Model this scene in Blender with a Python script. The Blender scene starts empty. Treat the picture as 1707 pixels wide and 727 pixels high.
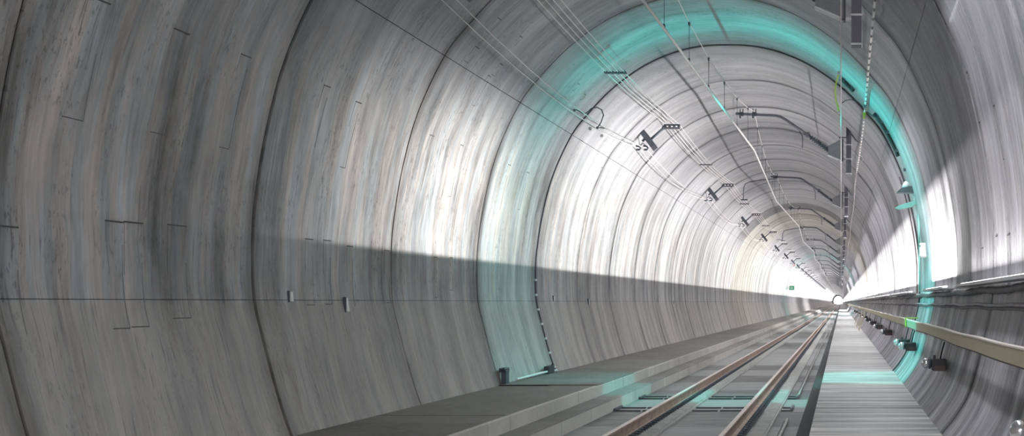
import bpy, math, random
from mathutils import Vector, Matrix
random.seed(7)
C = bpy.context.scene.collection
F = 1707.0            # focal length in pixels of the 1707 wide frame
K = 83.0              # pixels per metre at the reference ring
D = F / K             # distance of the reference ring joint (20.57 m)
CAMH = 1.80
SP = 12.35            # spacing of the overhead supports
JP = 0.16 * D         # spacing of ring joints

# ------------------------------------------------------------------ materials
def nt(name):
    m = bpy.data.materials.new(name); m.use_nodes = True
    t = m.node_tree
    return m, t, t.nodes['Principled BSDF']

class N:
    """tiny node-graph helper"""
    def __init__(s, t): s.t = t
    def node(s, typ, **kw):
        n = s.t.nodes.new(typ)
        for k, v in kw.items(): setattr(n, k, v)
        return n
    def put(s, sock, v):
        if isinstance(v, bpy.types.NodeSocket): s.t.links.new(v, sock)
        elif v is not None: sock.default_value = v
    def math(s, op, a, b=None, c=None, clamp=False):
        n = s.node('ShaderNodeMath', operation=op, use_clamp=clamp)
        s.put(n.inputs[0], a); s.put(n.inputs[1], b)
        if c is not None: s.put(n.inputs[2], c)
        return n.outputs[0]
    def comb(s, x, y, z=0.0):
        n = s.node('ShaderNodeCombineXYZ')
        s.put(n.inputs[0], x); s.put(n.inputs[1], y); s.put(n.inputs[2], z)
        return n.outputs[0]
    def noise(s, vec, scale=1.0, detail=4.0, rough=0.5, dim='2D'):
        n = s.node('ShaderNodeTexNoise', noise_dimensions=dim)
        s.put(n.inputs['Vector'], vec); s.put(n.inputs['Scale'], scale)
        s.put(n.inputs['Detail'], detail); s.put(n.inputs['Roughness'], rough)
        return n.outputs['Fac']
    def white(s, vec):
        n = s.node('ShaderNodeTexWhiteNoise', noise_dimensions='2D')
        s.put(n.inputs['Vector'], vec)
        return n.outputs['Value']
    def ramp(s, v, a, b, lo=0.0, hi=1.0, smooth=True):
        n = s.node('ShaderNodeMapRange', interpolation_type='SMOOTHSTEP' if smooth else 'LINEAR')
        s.put(n.inputs['Value'], v)
        n.inputs['From Min'].default_value = a; n.inputs['From Max'].default_value = b
        n.inputs['To Min'].default_value = lo; n.inputs['To Max'].default_value = hi
        return n.outputs['Result']
    def mix(s, f, a, b, mode='MIX'):
        n = s.node('ShaderNodeMix', data_type='RGBA', blend_type=mode)
        s.put(n.inputs[0], f)
        for i, v in ((6, a), (7, b)):
            if isinstance(v, tuple) and len(v) == 3: v = (*v, 1)
            s.put(n.inputs[i], v)
        return n.outputs[2]
    def grey(s, v):
        return s.comb(v, v, v)
    def bump(s, h, strength, dist=0.01):
        n = s.node('ShaderNodeBump'); s.put(n.inputs['Height'], h)
        n.inputs['Strength'].default_value = strength; n.inputs['Distance'].default_value = dist
        return n.outputs[0]

def plain(name, col, rough=0.5, metal=0.0, var=0.12, scale=8.0, spec=0.5):
    m, t, b = nt(name); g = N(t)
    tc = g.node('ShaderNodeTexCoord')
    f = g.noise(tc.outputs['Object'], scale, 4, 0.6, '3D')
    k = g.ramp(f, 0.25, 0.75, 1 - var, 1 + var, False)
    c = g.node('ShaderNodeVectorMath', operation='SCALE')
    c.inputs[0].default_value = col; g.put(c.inputs['Scale'], k)
    g.put(b.inputs['Base Color'], c.outputs[0])
    b.inputs['Roughness'].default_value = rough; b.inputs['Metallic'].default_value = metal
    b.inputs['Specular IOR Level'].default_value = spec
    return m

def lining_material():
    m, t, b = nt('lining_concrete'); g = N(t)
    uv = g.node('ShaderNodeUVMap'); uv.uv_map = 'UVMap'
    sp = g.node('ShaderNodeSeparateXYZ'); g.put(sp.inputs[0], uv.outputs[0])
    u, v = sp.outputs[0], sp.outputs[1]
    geo = g.node('ShaderNodeNewGeometry'); gp = g.node('ShaderNodeSeparateXYZ'); g.put(gp.inputs[0], geo.outputs['Position'])
    px, pz = gp.outputs[0], gp.outputs[2]
    # wobble along the height so streaks are not ruler straight
    wob = g.noise(g.comb(g.math('MULTIPLY', u, 0.6), g.math('MULTIPLY', v, 0.7)), 1.0, 2)
    uw = g.math('ADD', u, g.math('MULTIPLY', g.math('SUBTRACT', wob, 0.5), 0.16))
    s1 = g.noise(g.comb(g.math('MULTIPLY', uw, 2.2), g.math('MULTIPLY', v, 0.16)), 1.0, 3, 0.55)
    s2 = g.noise(g.comb(g.math('MULTIPLY', uw, 7.0), g.math('MULTIPLY', v, 0.5)), 1.0, 5, 0.66)
    s3 = g.noise(g.comb(g.math('MULTIPLY', uw, 30.0), g.math('MULTIPLY', v, 1.6)), 1.0, 5, 0.65)
    big = g.noise(g.comb(g.math('MULTIPLY', u, 0.35), g.math('MULTIPLY', v, 0.3)), 1.0, 2)
    ring = g.white(g.comb(g.math('FLOOR', g.math('DIVIDE', g.math('ADD', u, JP * 50 - D), JP)), 3.0))
    pan = g.white(g.comb(g.math('FLOOR', g.math('DIVIDE', u, 0.47)), 9.0))
    mot = g.noise(g.comb(g.math('MULTIPLY', u, 4.0), g.math('MULTIPLY', v, 1.5)), 1.0, 6, 0.68)
    streak = g.math('ADD', g.math('ADD', g.math('MULTIPLY', g.math('SUBTRACT', s1, 0.5), 0.95), g.math('MULTIPLY', g.math('SUBTRACT', mot, 0.5), 0.42)),
                    g.math('ADD', g.math('MULTIPLY', g.math('SUBTRACT', s2, 0.5), 0.66), g.math('MULTIPLY', g.math('SUBTRACT', s3, 0.5), 0.36)))
    up = g.ramp(pz, 1.75, 1.83, 0.62, 1.0)          # smoother below the pour joint
    streak = g.math('MULTIPLY', streak, up)
    roofm = g.ramp(pz, 4.0, 5.4)                     # finer, smoother finish over the crown
    streak = g.math('MULTIPLY', streak, g.math('SUBTRACT', 1.0, g.math('MULTIPLY', roofm, .45)))
    val = g.math('ADD', 0.36, g.math('MULTIPLY', streak, 0.72))
    val = g.math('ADD', val, g.math('MULTIPLY', g.math('SUBTRACT', ring, 0.5), 0.05))
    val = g.math('ADD', val, g.math('MULTIPLY', g.math('SUBTRACT', pan, 0.5), 0.035))
    val = g.math('ADD', val, g.math('MULTIPLY', g.math('SUBTRACT', big, 0.5), 0.14))
    # pits
    pit = g.noise(g.comb(g.math('MULTIPLY', u, 26.0), g.math('MULTIPLY', v, 9.0)), 1.0, 3, 0.7)
    pk = g.noise(g.comb(g.math('MULTIPLY', u, 1.3), g.math('MULTIPLY', v, 0.5)), 1.7, 2)
    pm = g.math('MULTIPLY', g.ramp(pit, 0.57, 0.65), g.math('MULTIPLY', g.ramp(pk, 0.45, 0.62), up))
    val = g.math('MULTIPLY', val, g.math('SUBTRACT', 1.0, g.math('MULTIPLY', pm, 0.38)))
    # isolated dark run marks
    dk = g.noise(g.comb(g.math('MULTIPLY', uw, 14.0), g.math('MULTIPLY', v, 0.55)), 2.3, 3, 0.6)
    val = g.math('MULTIPLY', val, g.math('SUBTRACT', 1.0, g.math('MULTIPLY', g.ramp(dk, 0.60, 0.72), 0.35)))
    # shade at the lining step painted as a dark ring, creamy stretch behind
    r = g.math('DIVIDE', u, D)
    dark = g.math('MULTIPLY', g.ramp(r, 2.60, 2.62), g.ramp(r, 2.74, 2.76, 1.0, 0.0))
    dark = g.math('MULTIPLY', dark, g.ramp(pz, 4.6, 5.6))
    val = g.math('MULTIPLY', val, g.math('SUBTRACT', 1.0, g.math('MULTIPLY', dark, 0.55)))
    # grime bleeding along every cast joint
    jf = g.math('FRACT', g.math('DIVIDE', g.math('ADD', u, JP * 50 - D + JP / 2), JP))
    jd = g.math('MULTIPLY', g.math('ABSOLUTE', g.math('SUBTRACT', jf, 0.5)), JP)
    jn = g.noise(g.comb(g.math('MULTIPLY', u, 0.9), g.math('MULTIPLY', v, 0.5)), 1.3, 3)
    val = g.math('MULTIPLY', val, g.math('SUBTRACT', 1.0, g.math('MULTIPLY', g.ramp(jd, 0.02, 0.26, 1.0, 0.0), g.ramp(jn, .35, .65, .18, .5))))
    rl = g.math('MULTIPLY', g.ramp(pz, 1.72, 1.82, 1.0, 0.0), g.ramp(px, -1.0, 0.0))   # darker, streakier foot of the right wall
    s4 = g.noise(g.comb(g.math('MULTIPLY', u, 2.2), g.math('MULTIPLY', v, 0.5)), 1.0, 6, 0.66)
    val = g.math('MULTIPLY', val, g.math('ADD', 1.0, g.math('MULTIPLY', rl, g.math('SUBTRACT', g.math('MULTIPLY', g.math('SUBTRACT', s4, 0.5), 2.7), .16))))
    val = g.math('MAXIMUM', val, 0.06)
    tint = g.noise(g.comb(g.math('MULTIPLY', uw, 3.1), g.math('MULTIPLY', v, 0.22)), 1.9, 3, 0.6)
    col = g.mix(g.ramp(tint, 0.36, 0.66), (0.95, 1.0, 1.04), (1.06, 0.99, 0.935))
    rightside = g.ramp(px, -1.2, 0.6)
    col = g.mix(g.math('MULTIPLY', rightside, 0.8), col, (0.97, 0.94, 1.04))
    col = g.mix(g.math('MULTIPLY', roofm, 0.8), col, (0.975, 0.97, 1.03))
    low = g.math('MULTIPLY', g.ramp(pz, 1.78, 1.82, 1.0, 0.0), g.ramp(px, -2.0, 0.0, 1.0, 0.0))
    col = g.mix(g.math('MULTIPLY', low, 0.7), col, (1.05, 1.0, 0.93))
    cream = g.math('MULTIPLY', g.ramp(r, 2.74, 2.78), g.ramp(r, 3.3, 3.6, 1.0, 0.0))
    col = g.mix(g.math('MULTIPLY', cream, 0.45), col, (1.12, 1.05, 0.86))
    out = g.mix(1.0, col, g.grey(val), 'MULTIPLY')
    g.put(b.inputs['Base Color'], out)
    g.put(b.inputs['Roughness'], g.ramp(s2, 0.3, 0.7, 0.42, 0.72))
    b.inputs['Specular IOR Level'].default_value = 0.35
    g.put(b.inputs['Normal'], g.bump(g.math('ADD', s2, g.math('MULTIPLY', s3, 0.6)), 0.35, 0.012))
    return m

def slab_material(name, base, across=True, amp=0.5, block=JP, warm=(1.03, 1.0, 0.95), rough=(0.35, 0.6), blockamp=0.1, joint=None, spec=0.4):
    m, t, b = nt(name); g = N(t)
    geo = g.node('ShaderNodeNewGeometry'); gp = g.node('ShaderNodeSeparateXYZ'); g.put(gp.inputs[0], geo.outputs['Position'])
    x, y = gp.outputs[0], gp.outputs[1]
    z = gp.outputs[2]
    if across:
        n1 = g.noise(g.comb(g.math('MULTIPLY', x, 0.35), g.math('MULTIPLY', y, 4.0)), 1.0, 4, 0.6)
        n2 = g.noise(g.comb(g.math('MULTIPLY', x, 2.4), g.math('MULTIPLY', y, 22.0)), 1.0, 4, 0.6)
    else:
        n1 = g.noise(g.comb(g.math('MULTIPLY', x, 1.5), g.math('MULTIPLY', y, 0.8)), 1.0, 4, 0.6)
        n2 = g.noise(g.comb(g.math('ADD', g.math('MULTIPLY', x, 9.0), g.math('MULTIPLY', z, 9.0)), g.math('MULTIPLY', y, 8.0)), 1.0, 5, 0.7)
    bl = g.white(g.comb(g.math('FLOOR', g.math('DIVIDE', g.math('ADD', y, 100.0), block)), 5.0))
    val = g.math('ADD', base, g.math('MULTIPLY', g.math('SUBTRACT', n1, 0.5), amp))
    val = g.math('ADD', val, g.math('MULTIPLY', g.math('SUBTRACT', n2, 0.5), amp * 0.8))
    val = g.math('ADD', val, g.math('MULTIPLY', g.math('SUBTRACT', bl, 0.5), blockamp))
    val = g.math('MAXIMUM', val, 0.04)
    g.put(b.inputs['Base Color'], g.mix(1.0, warm, g.grey(val), 'MULTIPLY'))
    g.put(b.inputs['Roughness'], g.ramp(n2, 0.3, 0.7, rough[0], rough[1]))
    b.inputs['Specular IOR Level'].default_value = spec
    g.put(b.inputs['Normal'], g.bump(n2, 0.3, 0.01))
    return m

def striped_cable():
    m, t, b = nt('banded_cable_jacket'); g = N(t)
    geo = g.node('ShaderNodeNewGeometry'); gp = g.node('ShaderNodeSeparateXYZ'); g.put(gp.inputs[0], geo.outputs['Position'])
    fr = g.math('FRACT', g.math('DIVIDE', gp.outputs[1], 0.42))
    k = g.ramp(fr, 0.28, 0.36)
    k = g.math('MULTIPLY', k, g.ramp(fr, 0.94, 1.0, 1.0, 0.0))
    g.put(b.inputs['Base Color'], g.mix(k, (0.09, 0.04, 0.035), (0.9, 0.86, 0.86)))
    b.inputs['Roughness'].default_value = 0.4
    return m

M = {}
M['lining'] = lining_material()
M['groove'] = plain('joint_shadow_gap', (0.03, 0.033, 0.035), 0.9)
M['patch'] = plain('filled_pocket_mortar', (0.2, 0.2, 0.2), 0.8, var=0.18, scale=5)
M['seam'] = plain('dark_seam_mortar', (0.10, 0.10, 0.095), 0.9)
M['floor'] = slab_material('track_slab_concrete', 0.22, True, 0.22, 2.05, (0.97, 1.0, 1.0), (0.3, 0.55), 0.24)  # block tones paint in the light and dark lamp bands across the track
M['walk'] = slab_material('walkway_concrete', 0.40, True, 1.35, 2.1, (1.0, 0.985, 0.97), (0.28, 0.6), 0.10, spec=0.5)  # strong cross streaks put the handrail lamps' light bands into the colour
M['plat'] = slab_material('platform_concrete', 0.19, False, 0.10, JP, (1.04, 1.0, 0.94), (0.55, 0.8), 0.05)
M['kerb'] = slab_material('kerb_concrete', 0.55, False, 0.20, JP, (1.03, 1.0, 0.94), (0.6, 0.85), 0.10)
M['tread'] = slab_material('shaded_step_tread', 0.24, False, 0.12, JP / 2, (1.03, 1.0, 0.94), (0.6, 0.85), 0.08)  # step tops darker than their faces: side lighting painted into the colour
M['rail_rust'] = plain('rusty_rail_web', (0.38, 0.285, 0.24), 0.65, 0.1, 0.3, 5)
M['rail_top'] = plain('worn_rail_head', (0.88, 0.76, 0.72), 0.4, 0.2, 0.1, 3)
M['black'] = plain('black_rubber', (0.035, 0.036, 0.04), 0.6)
M['trough'] = plain('ribbed_strip_concrete', (0.42, 0.42, 0.40), 0.5, 0, 0.2, 6)
M['dark'] = plain('dark_painted_steel', (0.10, 0.115, 0.135), 0.5, 0.3)
M['slate'] = plain('slate_grey_steel', (0.17, 0.17, 0.20), 0.45, 0.3)
M['galv'] = plain('galvanised_steel', (0.50, 0.50, 0.52), 0.4, 0.45, 0.15)
M['gusset'] = plain('gusset_steel', (0.30, 0.31, 0.33), 0.5, 0.2)
M['pale'] = plain('bright_galvanised_edge', (0.85, 0.85, 0.87), 0.4, 0.1)
M['contact'] = plain('bright_contact_wire', (0.95, 0.90, 0.90), 0.35, 0.0)
M['wire'] = plain('pale_stranded_wire', (0.78, 0.74, 0.73), 0.45, 0.1)
M['wireg'] = plain('grey_stranded_wire', (0.55, 0.55, 0.56), 0.45, 0.2)
M['banded'] = striped_cable()
M['green'] = plain('yellow_green_earth_cable', (0.42, 0.62, 0.06), 0.5)
M['rail_board'] = plain('beige_handrail_face', (0.47, 0.42, 0.29), 0.55, 0, 0.08, 1.5)
M['rail_cap'] = plain('pale_handrail_top', (0.85, 0.80, 0.74), 0.5, 0, 0.05)
M['globe'] = plain('silvered_lamp_globe', (0.80, 0.80, 0.82), 0.16, 0.85, 0.03)
M['cable'] = plain('dark_cable_jacket', (0.11, 0.10, 0.12), 0.6, 0, 0.3)
M['lilac'] = plain('dusty_cable_jacket', (0.42, 0.39, 0.43), 0.6, 0, 0.2)
M['white'] = plain('white_plastic', (0.9, 0.9, 0.88), 0.45, 0, 0.03)
M['signgreen'] = plain('sign_green', (0.10, 0.50, 0.26), 0.5, 0, 0.03)
M['red'] = plain('signal_red_plastic', (0.75, 0.05, 0.04), 0.5)
M['teal'] = plain('turquoise_lit_plate', (0.30, 0.60, 0.56), 0.5)  # turquoise ring light put into the vane and pipe colour
M['brown'] = plain('brown_casing', (0.09, 0.055, 0.06), 0.6)
M['tan'] = plain('tan_board', (0.55, 0.48, 0.40), 0.7)
def glow(name, col, s):
    m, t, b = nt(name)
    b.inputs['Base Color'].default_value = (0.8, 0.8, 0.8, 1)
    b.inputs['Emission Color'].default_value = (*col, 1); b.inputs['Emission Strength'].default_value = s
    return m
M['tube'] = glow('lit_lamp_tube', (1, 1, 1), 3.0)

# ------------------------------------------------------------------ mesh builder
class MB:
    def __init__(s): s.v, s.f, s.m, s.sm = [], [], [], []
    def add(s, vs, fs, mi=0, smooth=False):
        o = len(s.v); s.v += [tuple(x) for x in vs]
        for f in fs: s.f.append([o + i for i in f]); s.m.append(mi); s.sm.append(smooth)
        return s
    def hexa(s, p, mi=0):   # 8 points: bottom 0-3, top 4-7
        return s.add(p, [(0, 3, 2, 1), (4, 5, 6, 7), (0, 1, 5, 4), (1, 2, 6, 5), (2, 3, 7, 6), (3, 0, 4, 7)], mi)
    def box(s, a, b, mi=0, bev=0.0):
        x0, x1 = sorted((a[0], b[0])); y0, y1 = sorted((a[1], b[1])); z0, z1 = sorted((a[2], b[2]))
        if bev <= 0:
            return s.hexa([(x0, y0, z0), (x1, y0, z0), (x1, y1, z0), (x0, y1, z0), (x0, y0, z1), (x1, y0, z1), (x1, y1, z1), (x0, y1, z1)], mi)
        e = min(bev, (x1 - x0) * .4, (y1 - y0) * .4, (z1 - z0) * .4)
        vs = []; 
        def lvl(z, i): return [(x0 + i, y0 + i, z), (x1 - i, y0 + i, z), (x1 - i, y1 - i, z), (x0 + i, y1 - i, z)]
        vs = lvl(z0, e) + lvl(z0 + e, 0) + lvl(z1 - e, 0) + lvl(z1, e)
        fs = [(3, 2, 1, 0), (12, 13, 14, 15)]
        for k in range(3):
            for i in range(4):
                j = (i + 1) % 4; fs.append((k * 4 + i, k * 4 + j, k * 4 + 4 + j, k * 4 + 4 + i))
        return s.add(vs, fs, mi)
    def bar(s, a, b, w, h, up=(0, 0, 1), mi=0):   # rectangular bar between two points
        a, b = Vector(a), Vector(b); d = (b - a).normalized(); u = Vector(up)
        r = d.cross(u)
        if r.length < 1e-4: r = d.cross(Vector((0, 1, 0)))
        r.normalize(); u = r.cross(d).normalized()
        r *= w / 2; u *= h / 2
        return s.hexa([a - r - u, a + r - u, b + r - u, b - r - u, a - r + u, a + r + u, b + r + u, b - r + u], mi)
    def tube(s, pts, r, n=8, mi=0, cap=True, closed=False):
        P = [Vector(p) for p in pts]; L = len(P)
        rr = r if isinstance(r, (list, tuple)) else [r] * L
        vs = []; ref = None
        for i, p in enumerate(P):
            if closed: d = P[(i + 1) % L] - P[i - 1]
            else: d = P[min(i + 1, L - 1)] - P[max(i - 1, 0)]
            d.normalize()
            if ref is None:
                ref = Vector((0, 0, 1)) if abs(d.z) < 0.9 else Vector((1, 0, 0))
            a = d.cross(ref).normalized(); bb = a.cross(d).normalized(); ref = bb
            for k in range(n):
                t = 2 * math.pi * k / n
                vs.append(p + (a * math.cos(t) + bb * math.sin(t)) * rr[i])
        fs = []
        for i in range(L if closed else L - 1):
            for k in range(n):
                j = (i + 1) % L; q = (k + 1) % n
                fs.append((i * n + k, i * n + q, j * n + q, j * n + k))
        o = len(s.v); s.add(vs, fs, mi, n > 4)
        if cap and not closed:
            s.f.append([o + k for k in range(n)][::-1]); s.m.append(mi); s.sm.append(False)
            s.f.append([o + (L - 1) * n + k for k in range(n)]); s.m.append(mi); s.sm.append(False)
        return s
    def lathe(s, a, d, prof, n=14, mi=0):   # prof: (distance along d, radius)
        a = Vector(a); d = Vector(d).normalized()
        return s.tube([a + d * q for q, _ in prof], [x for _, x in prof], n, mi)
    def sphere(s, c, r, n=14, mi=0, squash=(1, 1, 1)):
        vs = []; fs = []; c = Vector(c); m = n // 2
        for i in range(m + 1):
            ph = math.pi * i / m
            for k in range(n):
                t = 2 * math.pi * k / n
                vs.append(c + Vector((math.sin(ph) * math.cos(t) * squash[0], math.sin(ph) * math.sin(t) * squash[1], math.cos(ph) * squash[2])) * r)
        for i in range(m):
            for k in range(n):
                q = (k + 1) % n; fs.append((i * n + k, (i + 1) * n + k, (i + 1) * n + q, i * n + q))
        return s.add(vs, fs, mi, True)
    def prism(s, poly, y0, y1, mi=0):   # polygon in XZ extruded along Y
        n = len(poly)
        vs = [(x, y0, z) for x, z in poly] + [(x, y1, z) for x, z in poly]
        return s.add(vs, [tuple(range(n)), tuple(range(2 * n - 1, n - 1, -1))] + [(i, i + n, (i + 1) % n + n, (i + 1) % n) for i in range(n)], mi)
    def build(s, name, mats, parent=None, loc=None):
        me = bpy.data.meshes.new(name); me.from_pydata(s.v, [], s.f)
        if not isinstance(mats, (list, tuple)): mats = [mats]
        for x in mats: me.materials.append(M[x] if isinstance(x, str) else x)
        me.polygons.foreach_set('material_index', s.m); me.polygons.foreach_set('use_smooth', s.sm)
        me.update()
        o = bpy.data.objects.new(name, me); C.objects.link(o)
        if parent: o.parent = parent
        if loc: o.location = loc
        return o

def tag(o, label, cat, group=None, kind=None):
    o['label'] = label; o['category'] = cat
    if group: o['group'] = group
    if kind: o['kind'] = kind
    return o
def thing(name, label, cat, loc=(0, 0, 0), group=None):
    o = bpy.data.objects.new(name, None); C.objects.link(o); o.location = loc; o.empty_display_size = 0.2
    return tag(o, label, cat, group)
def struct(o): o['kind'] = 'structure'; return o
def dup(root, loc, label, group=None):
    r = root.copy(); C.objects.link(r); r.location = loc; r['label'] = label
    if group: r['group'] = group
    for ch in list(root.children):
        c = ch.copy(); C.objects.link(c); c.parent = r
        for q in ch.children:
            e = q.copy(); C.objects.link(e); e.parent = c
    return r
ORD = ['nearest', 'second', 'third', 'fourth', 'fifth', 'sixth', 'seventh', 'eighth', 'ninth', 'tenth']

# ------------------------------------------------------------------ tunnel section (metres, x right, z up)
CX = -189 / K
half = [(0, 430), (45, 427.5), (88, 417.5), (130, 400), (167, 377), (200, 350), (231, 317), (260, 280), (291, 214), (309, 148), (319, 85), (321, 45),
        (319.5, 2), (311, -35), (300, -77), (287, -116), (262, -170)]
halfR = half[:12] + [(320, 2), (312, -35), (301, -76), (289, -98), (275, -116), (240, -160)]
def catmull(P, sub=6):
    out = []
    for i in range(len(P) - 1):
        p0 = P[max(i - 1, 0)]; p1 = P[i]; p2 = P[i + 1]; p3 = P[min(i + 2, len(P) - 1)]
        if i == 0: p0 = (-P[1][0], P[1][1])
        for k in range(sub):
            t = k / sub
            out.append(tuple(0.5 * (2 * p1[a] + (p2[a] - p0[a]) * t + (2 * p0[a] - 5 * p1[a] + 4 * p2[a] - p3[a]) * t * t + (3 * p1[a] - p0[a] - 3 * p2[a] + p3[a]) * t ** 3) for a in (0, 1)))
    out.append(P[-1]); return out
L_ = [(CX - x / K, CAMH + z / K) for x, z in catmull(half)]
R_ = [(CX + x / K, CAMH + z / K) for x, z in catmull(halfR)]
PROF = L_[::-1] + R_[1:]                 # bottom left, over the crown, to bottom right
ARC = [0.0]
for i in range(1, len(PROF)): ARC.append(ARC[-1] + math.dist(PROF[i], PROF[i - 1]))
def at_arc(s, off=0.0):
    """point on the section at arc length s, moved inwards by off"""
    s = min(max(s, 0.0), ARC[-1] - 1e-6)
    i = max(j for j in range(len(ARC) - 1) if ARC[j] <= s)
    t = (s - ARC[i]) / (ARC[i + 1] - ARC[i]); a, b = PROF[i], PROF[i + 1]
    tx, tz = b[0] - a[0], b[1] - a[1]; l = math.hypot(tx, tz); nx, nz = tz / l, -tx / l
    return (a[0] + (b[0] - a[0]) * t + nx * off, a[1] + (b[1] - a[1]) * t + nz * off)
def arc_where(fn):
    return min((abs(fn(p)), s) for p, s in zip(PROF, ARC))[1]
S_JL = arc_where(lambda p: (p[0] - (-449 / K)) if p[0] < CX and p[1] > 3 else 99)
S_JR = arc_where(lambda p: (p[0] - (CX + 263 / K)) if p[0] > CX and p[1] > 3 else 99)
S_HL = arc_where(lambda p: (p[1] - CAMH) if p[0] < CX else 99)
def wall_at(dx, dy):
    """picture direction (px right, px up of the vanishing point) -> (distance Y, arc length)"""
    a = math.atan2(dy, dx); best = None
    for i in range(len(PROF) - 1):
        n = 8
        for k in range(n):
            s = ARC[i] + (ARC[i + 1] - ARC[i]) * k / n
            x = PROF[i][0] + (PROF[i + 1][0] - PROF[i][0]) * k / n; z = PROF[i][1] + (PROF[i + 1][1] - PROF[i][1]) * k / n - CAMH
            e = abs(math.atan2(math.sin(math.atan2(z, x) - a), math.cos(math.atan2(z, x) - a)))
            if best is None or e < best[0]: best = (e, s, math.hypot(x, z))
    return F * best[2] / math.hypot(dx, dy), best[1]

# stations along the tunnel with recessed joints
joints = {}
for k in range(-6, 300):
    y = D + k * JP
    if y < -6 or y > 420: continue
    w, d = 0.022, 0.03
    if k == -3: w, d = 0.055, 0.07
    elif k == 0: w, d = 0.045, 0.06
    elif k == -1: w, d = 0.035, 0.05
    elif k > 0 and k % 2 == 0: w, d = 0.06, 0.07
    elif k > 0: w, d = 0.035, 0.05
    elif k % 2 == 0: w, d = 0.03, 0.05
    if k in (10, 13): w, d = 0.14, 0.10
    joints[k] = (y, w, d)
ST = [(-9.0, 0.0)]
for k, (y, w, d) in joints.items():
    step = 0.012 if k % 2 else 0.0
    ST += [(y - w / 2 - 0.001, 0.0), (y - w / 2, -d), (y + w / 2, -d), (y + w / 2 + 0.001, 0.0)]
ST += [(500, 0), (700, 0), (840, 0)]
def lining(name, s0, s1, grooves):
    ss = [s for s in ARC if s0 < s < s1]
    pts = [(s0, 0.0)] + [(s, 0.0) for s in ss] + [(s1, 0.0)]
    for gpos in grooves:
        w, d = (0.016, 0.03) if gpos > 2.5 else (0.005, 0.007)
        pts = [p for p in pts if abs(p[0] - gpos) > w]
        if gpos - w > s0: pts += [(gpos - w / 2 - 0.001, 0.0), (gpos - w / 2, -d)]
        pts += [(gpos + w / 2, -d), (gpos + w / 2 + 0.001, 0.0)] if gpos + w < s1 else []
    if name != 'wall_right': pts.append((s1, -0.03))
    if name != 'wall_left': pts.append((s0, -0.03))
    if name == 'ceiling': pts += [(s0 + .001, 0.0), (s1 - .001, 0.0)]; pts = [p for p in pts if p not in ((s0, 0.0), (s1, 0.0))]
    pts = sorted(set(pts))
    vs, uvs = [], []
    for y, off in ST:
        for s, o2 in pts:
            x, z = at_arc(s, min(off, o2)); vs.append((x, y, z)); uvs.append((y, s))
    n = len(pts); fs = []; mi = []
    for i in range(len(ST) - 1):
        for j in range(n - 1):
            a = i * n + j
            fs.append((a, a + 1, a + n + 1, a + n))
            deep = (ST[i][1] < 0 and ST[i + 1][1] < 0) or (pts[j][1] < 0 and pts[j + 1][1] < 0)
            mi.append(1 if deep else 0)
    me = bpy.data.meshes.new(name); me.from_pydata(vs, [], fs)
    ul = me.uv_layers.new(name='UVMap')
    for lp in me.loops: ul.data[lp.index].uv = uvs[lp.vertex_index]
    me.materials.append(M['lining']); me.materials.append(M['groove'])
    me.polygons.foreach_set('material_index', mi)
    me.polygons.foreach_set('use_smooth', [True] * len(fs)); me.update()
    me.set_sharp_from_angle(angle=math.radians(25))
    o = bpy.data.objects.new(name, me); C.objects.link(o); return struct(o)
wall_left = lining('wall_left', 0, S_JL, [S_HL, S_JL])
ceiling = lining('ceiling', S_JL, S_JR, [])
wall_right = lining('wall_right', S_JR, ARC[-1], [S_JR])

# filled formwork pockets on the walls: (picture x, y of top end, length m, width m)
def pocket(dx, dy, ln, w, parent, name='filled_pocket'):
    y, s = wall_at(dx, dy)
    sg = 1 if parent is wall_right else -1
    mb = MB(); n = 6
    def strip(y0, y1, a0, a1, off, mi):
        vs = []; fs = []
        for i in range(n + 1):
            sa = a0 + (a1 - a0) * i / n
            for yy in (y0, y1):
                x, z = at_arc(sa, off); vs.append((x, yy, z))
            for yy in (y0, y1):
                x, z = at_arc(sa, -0.01); vs.append((x, yy, z))
        for i in range(n):
            a = i * 4; b = a + 4
            fs += [(a, a + 1, b + 1, b), (a + 2, b + 2, b + 3, a + 3), (a, b, b + 2, a + 2), (a + 1, a + 3, b + 3, b + 1)]
        fs += [(0, 2, 3, 1), (n * 4, n * 4 + 1, n * 4 + 3, n * 4 + 2)]
        mb.add(vs, fs, mi)
    e = 0.008
    strip(y - w / 2 - e * .3, y - w / 2, s, s + sg * ln * random.uniform(.15, .7), 0.003, 0)
    strip(y - w / 2 - e, y + w / 2 + e, s - sg * e * 1.6, s, 0.006, 1)
    if random.random() < .6: strip(y - w / 2, y + w / 2, s + sg * ln, s + sg * (ln + e), 0.004, 1)
    strip(y + w / 2, y + w / 2 + e * .4, s + sg * ln * random.uniform(.1, .6), s + sg * ln, 0.003, 0)
    return mb.build(name, ['patch', 'seam'], parent)
for px, py, ln, w in [(165, 3, .95, .22), (303, 52, .92, .20), (410, 93, .92, .15), (597, 172, .8, .13), (545, 145, .7, .13), (720, 227, .8, .13),
                      (770, 242, .8, .10), (849, 276, .8, .12), (880, 288, .7, .12), (295, 377, .85, .26), (222, 372, .9, .22), (190, 370, .9, .2),
                      (545, 402, .75, .16), (515, 400, .75, .16), (583, 411, .75, .14), (645, 418, .7, .14), (726, 430, .6, .12), (752, 430, .5, .10),
                      (815, 128, .5, .10), (10, 380, .8, .2), (795, 80, .25, .14), (832, 32, .25, .13), (868, 62, .16, .09), (835, 108, .2, .12),
                      (1003, 280, .12, .1), (965, 140, .15, .1), (975, 158, .12, .1)]:
    pocket(px - 1402, 504 - py, ln, w, wall_left if py > 60 or px < 700 else ceiling)
for px, py, ln, w in [(1638, 415, .5, .10), (1662, 395, .45, .10), (1682, 393, .45, .12), (1633, 205, .35, .05), (1658, 178, .5, .05), (1613, 122, .25, .05)]:
    pocket(px - 1402, 504 - py, ln, w, wall_right)

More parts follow.
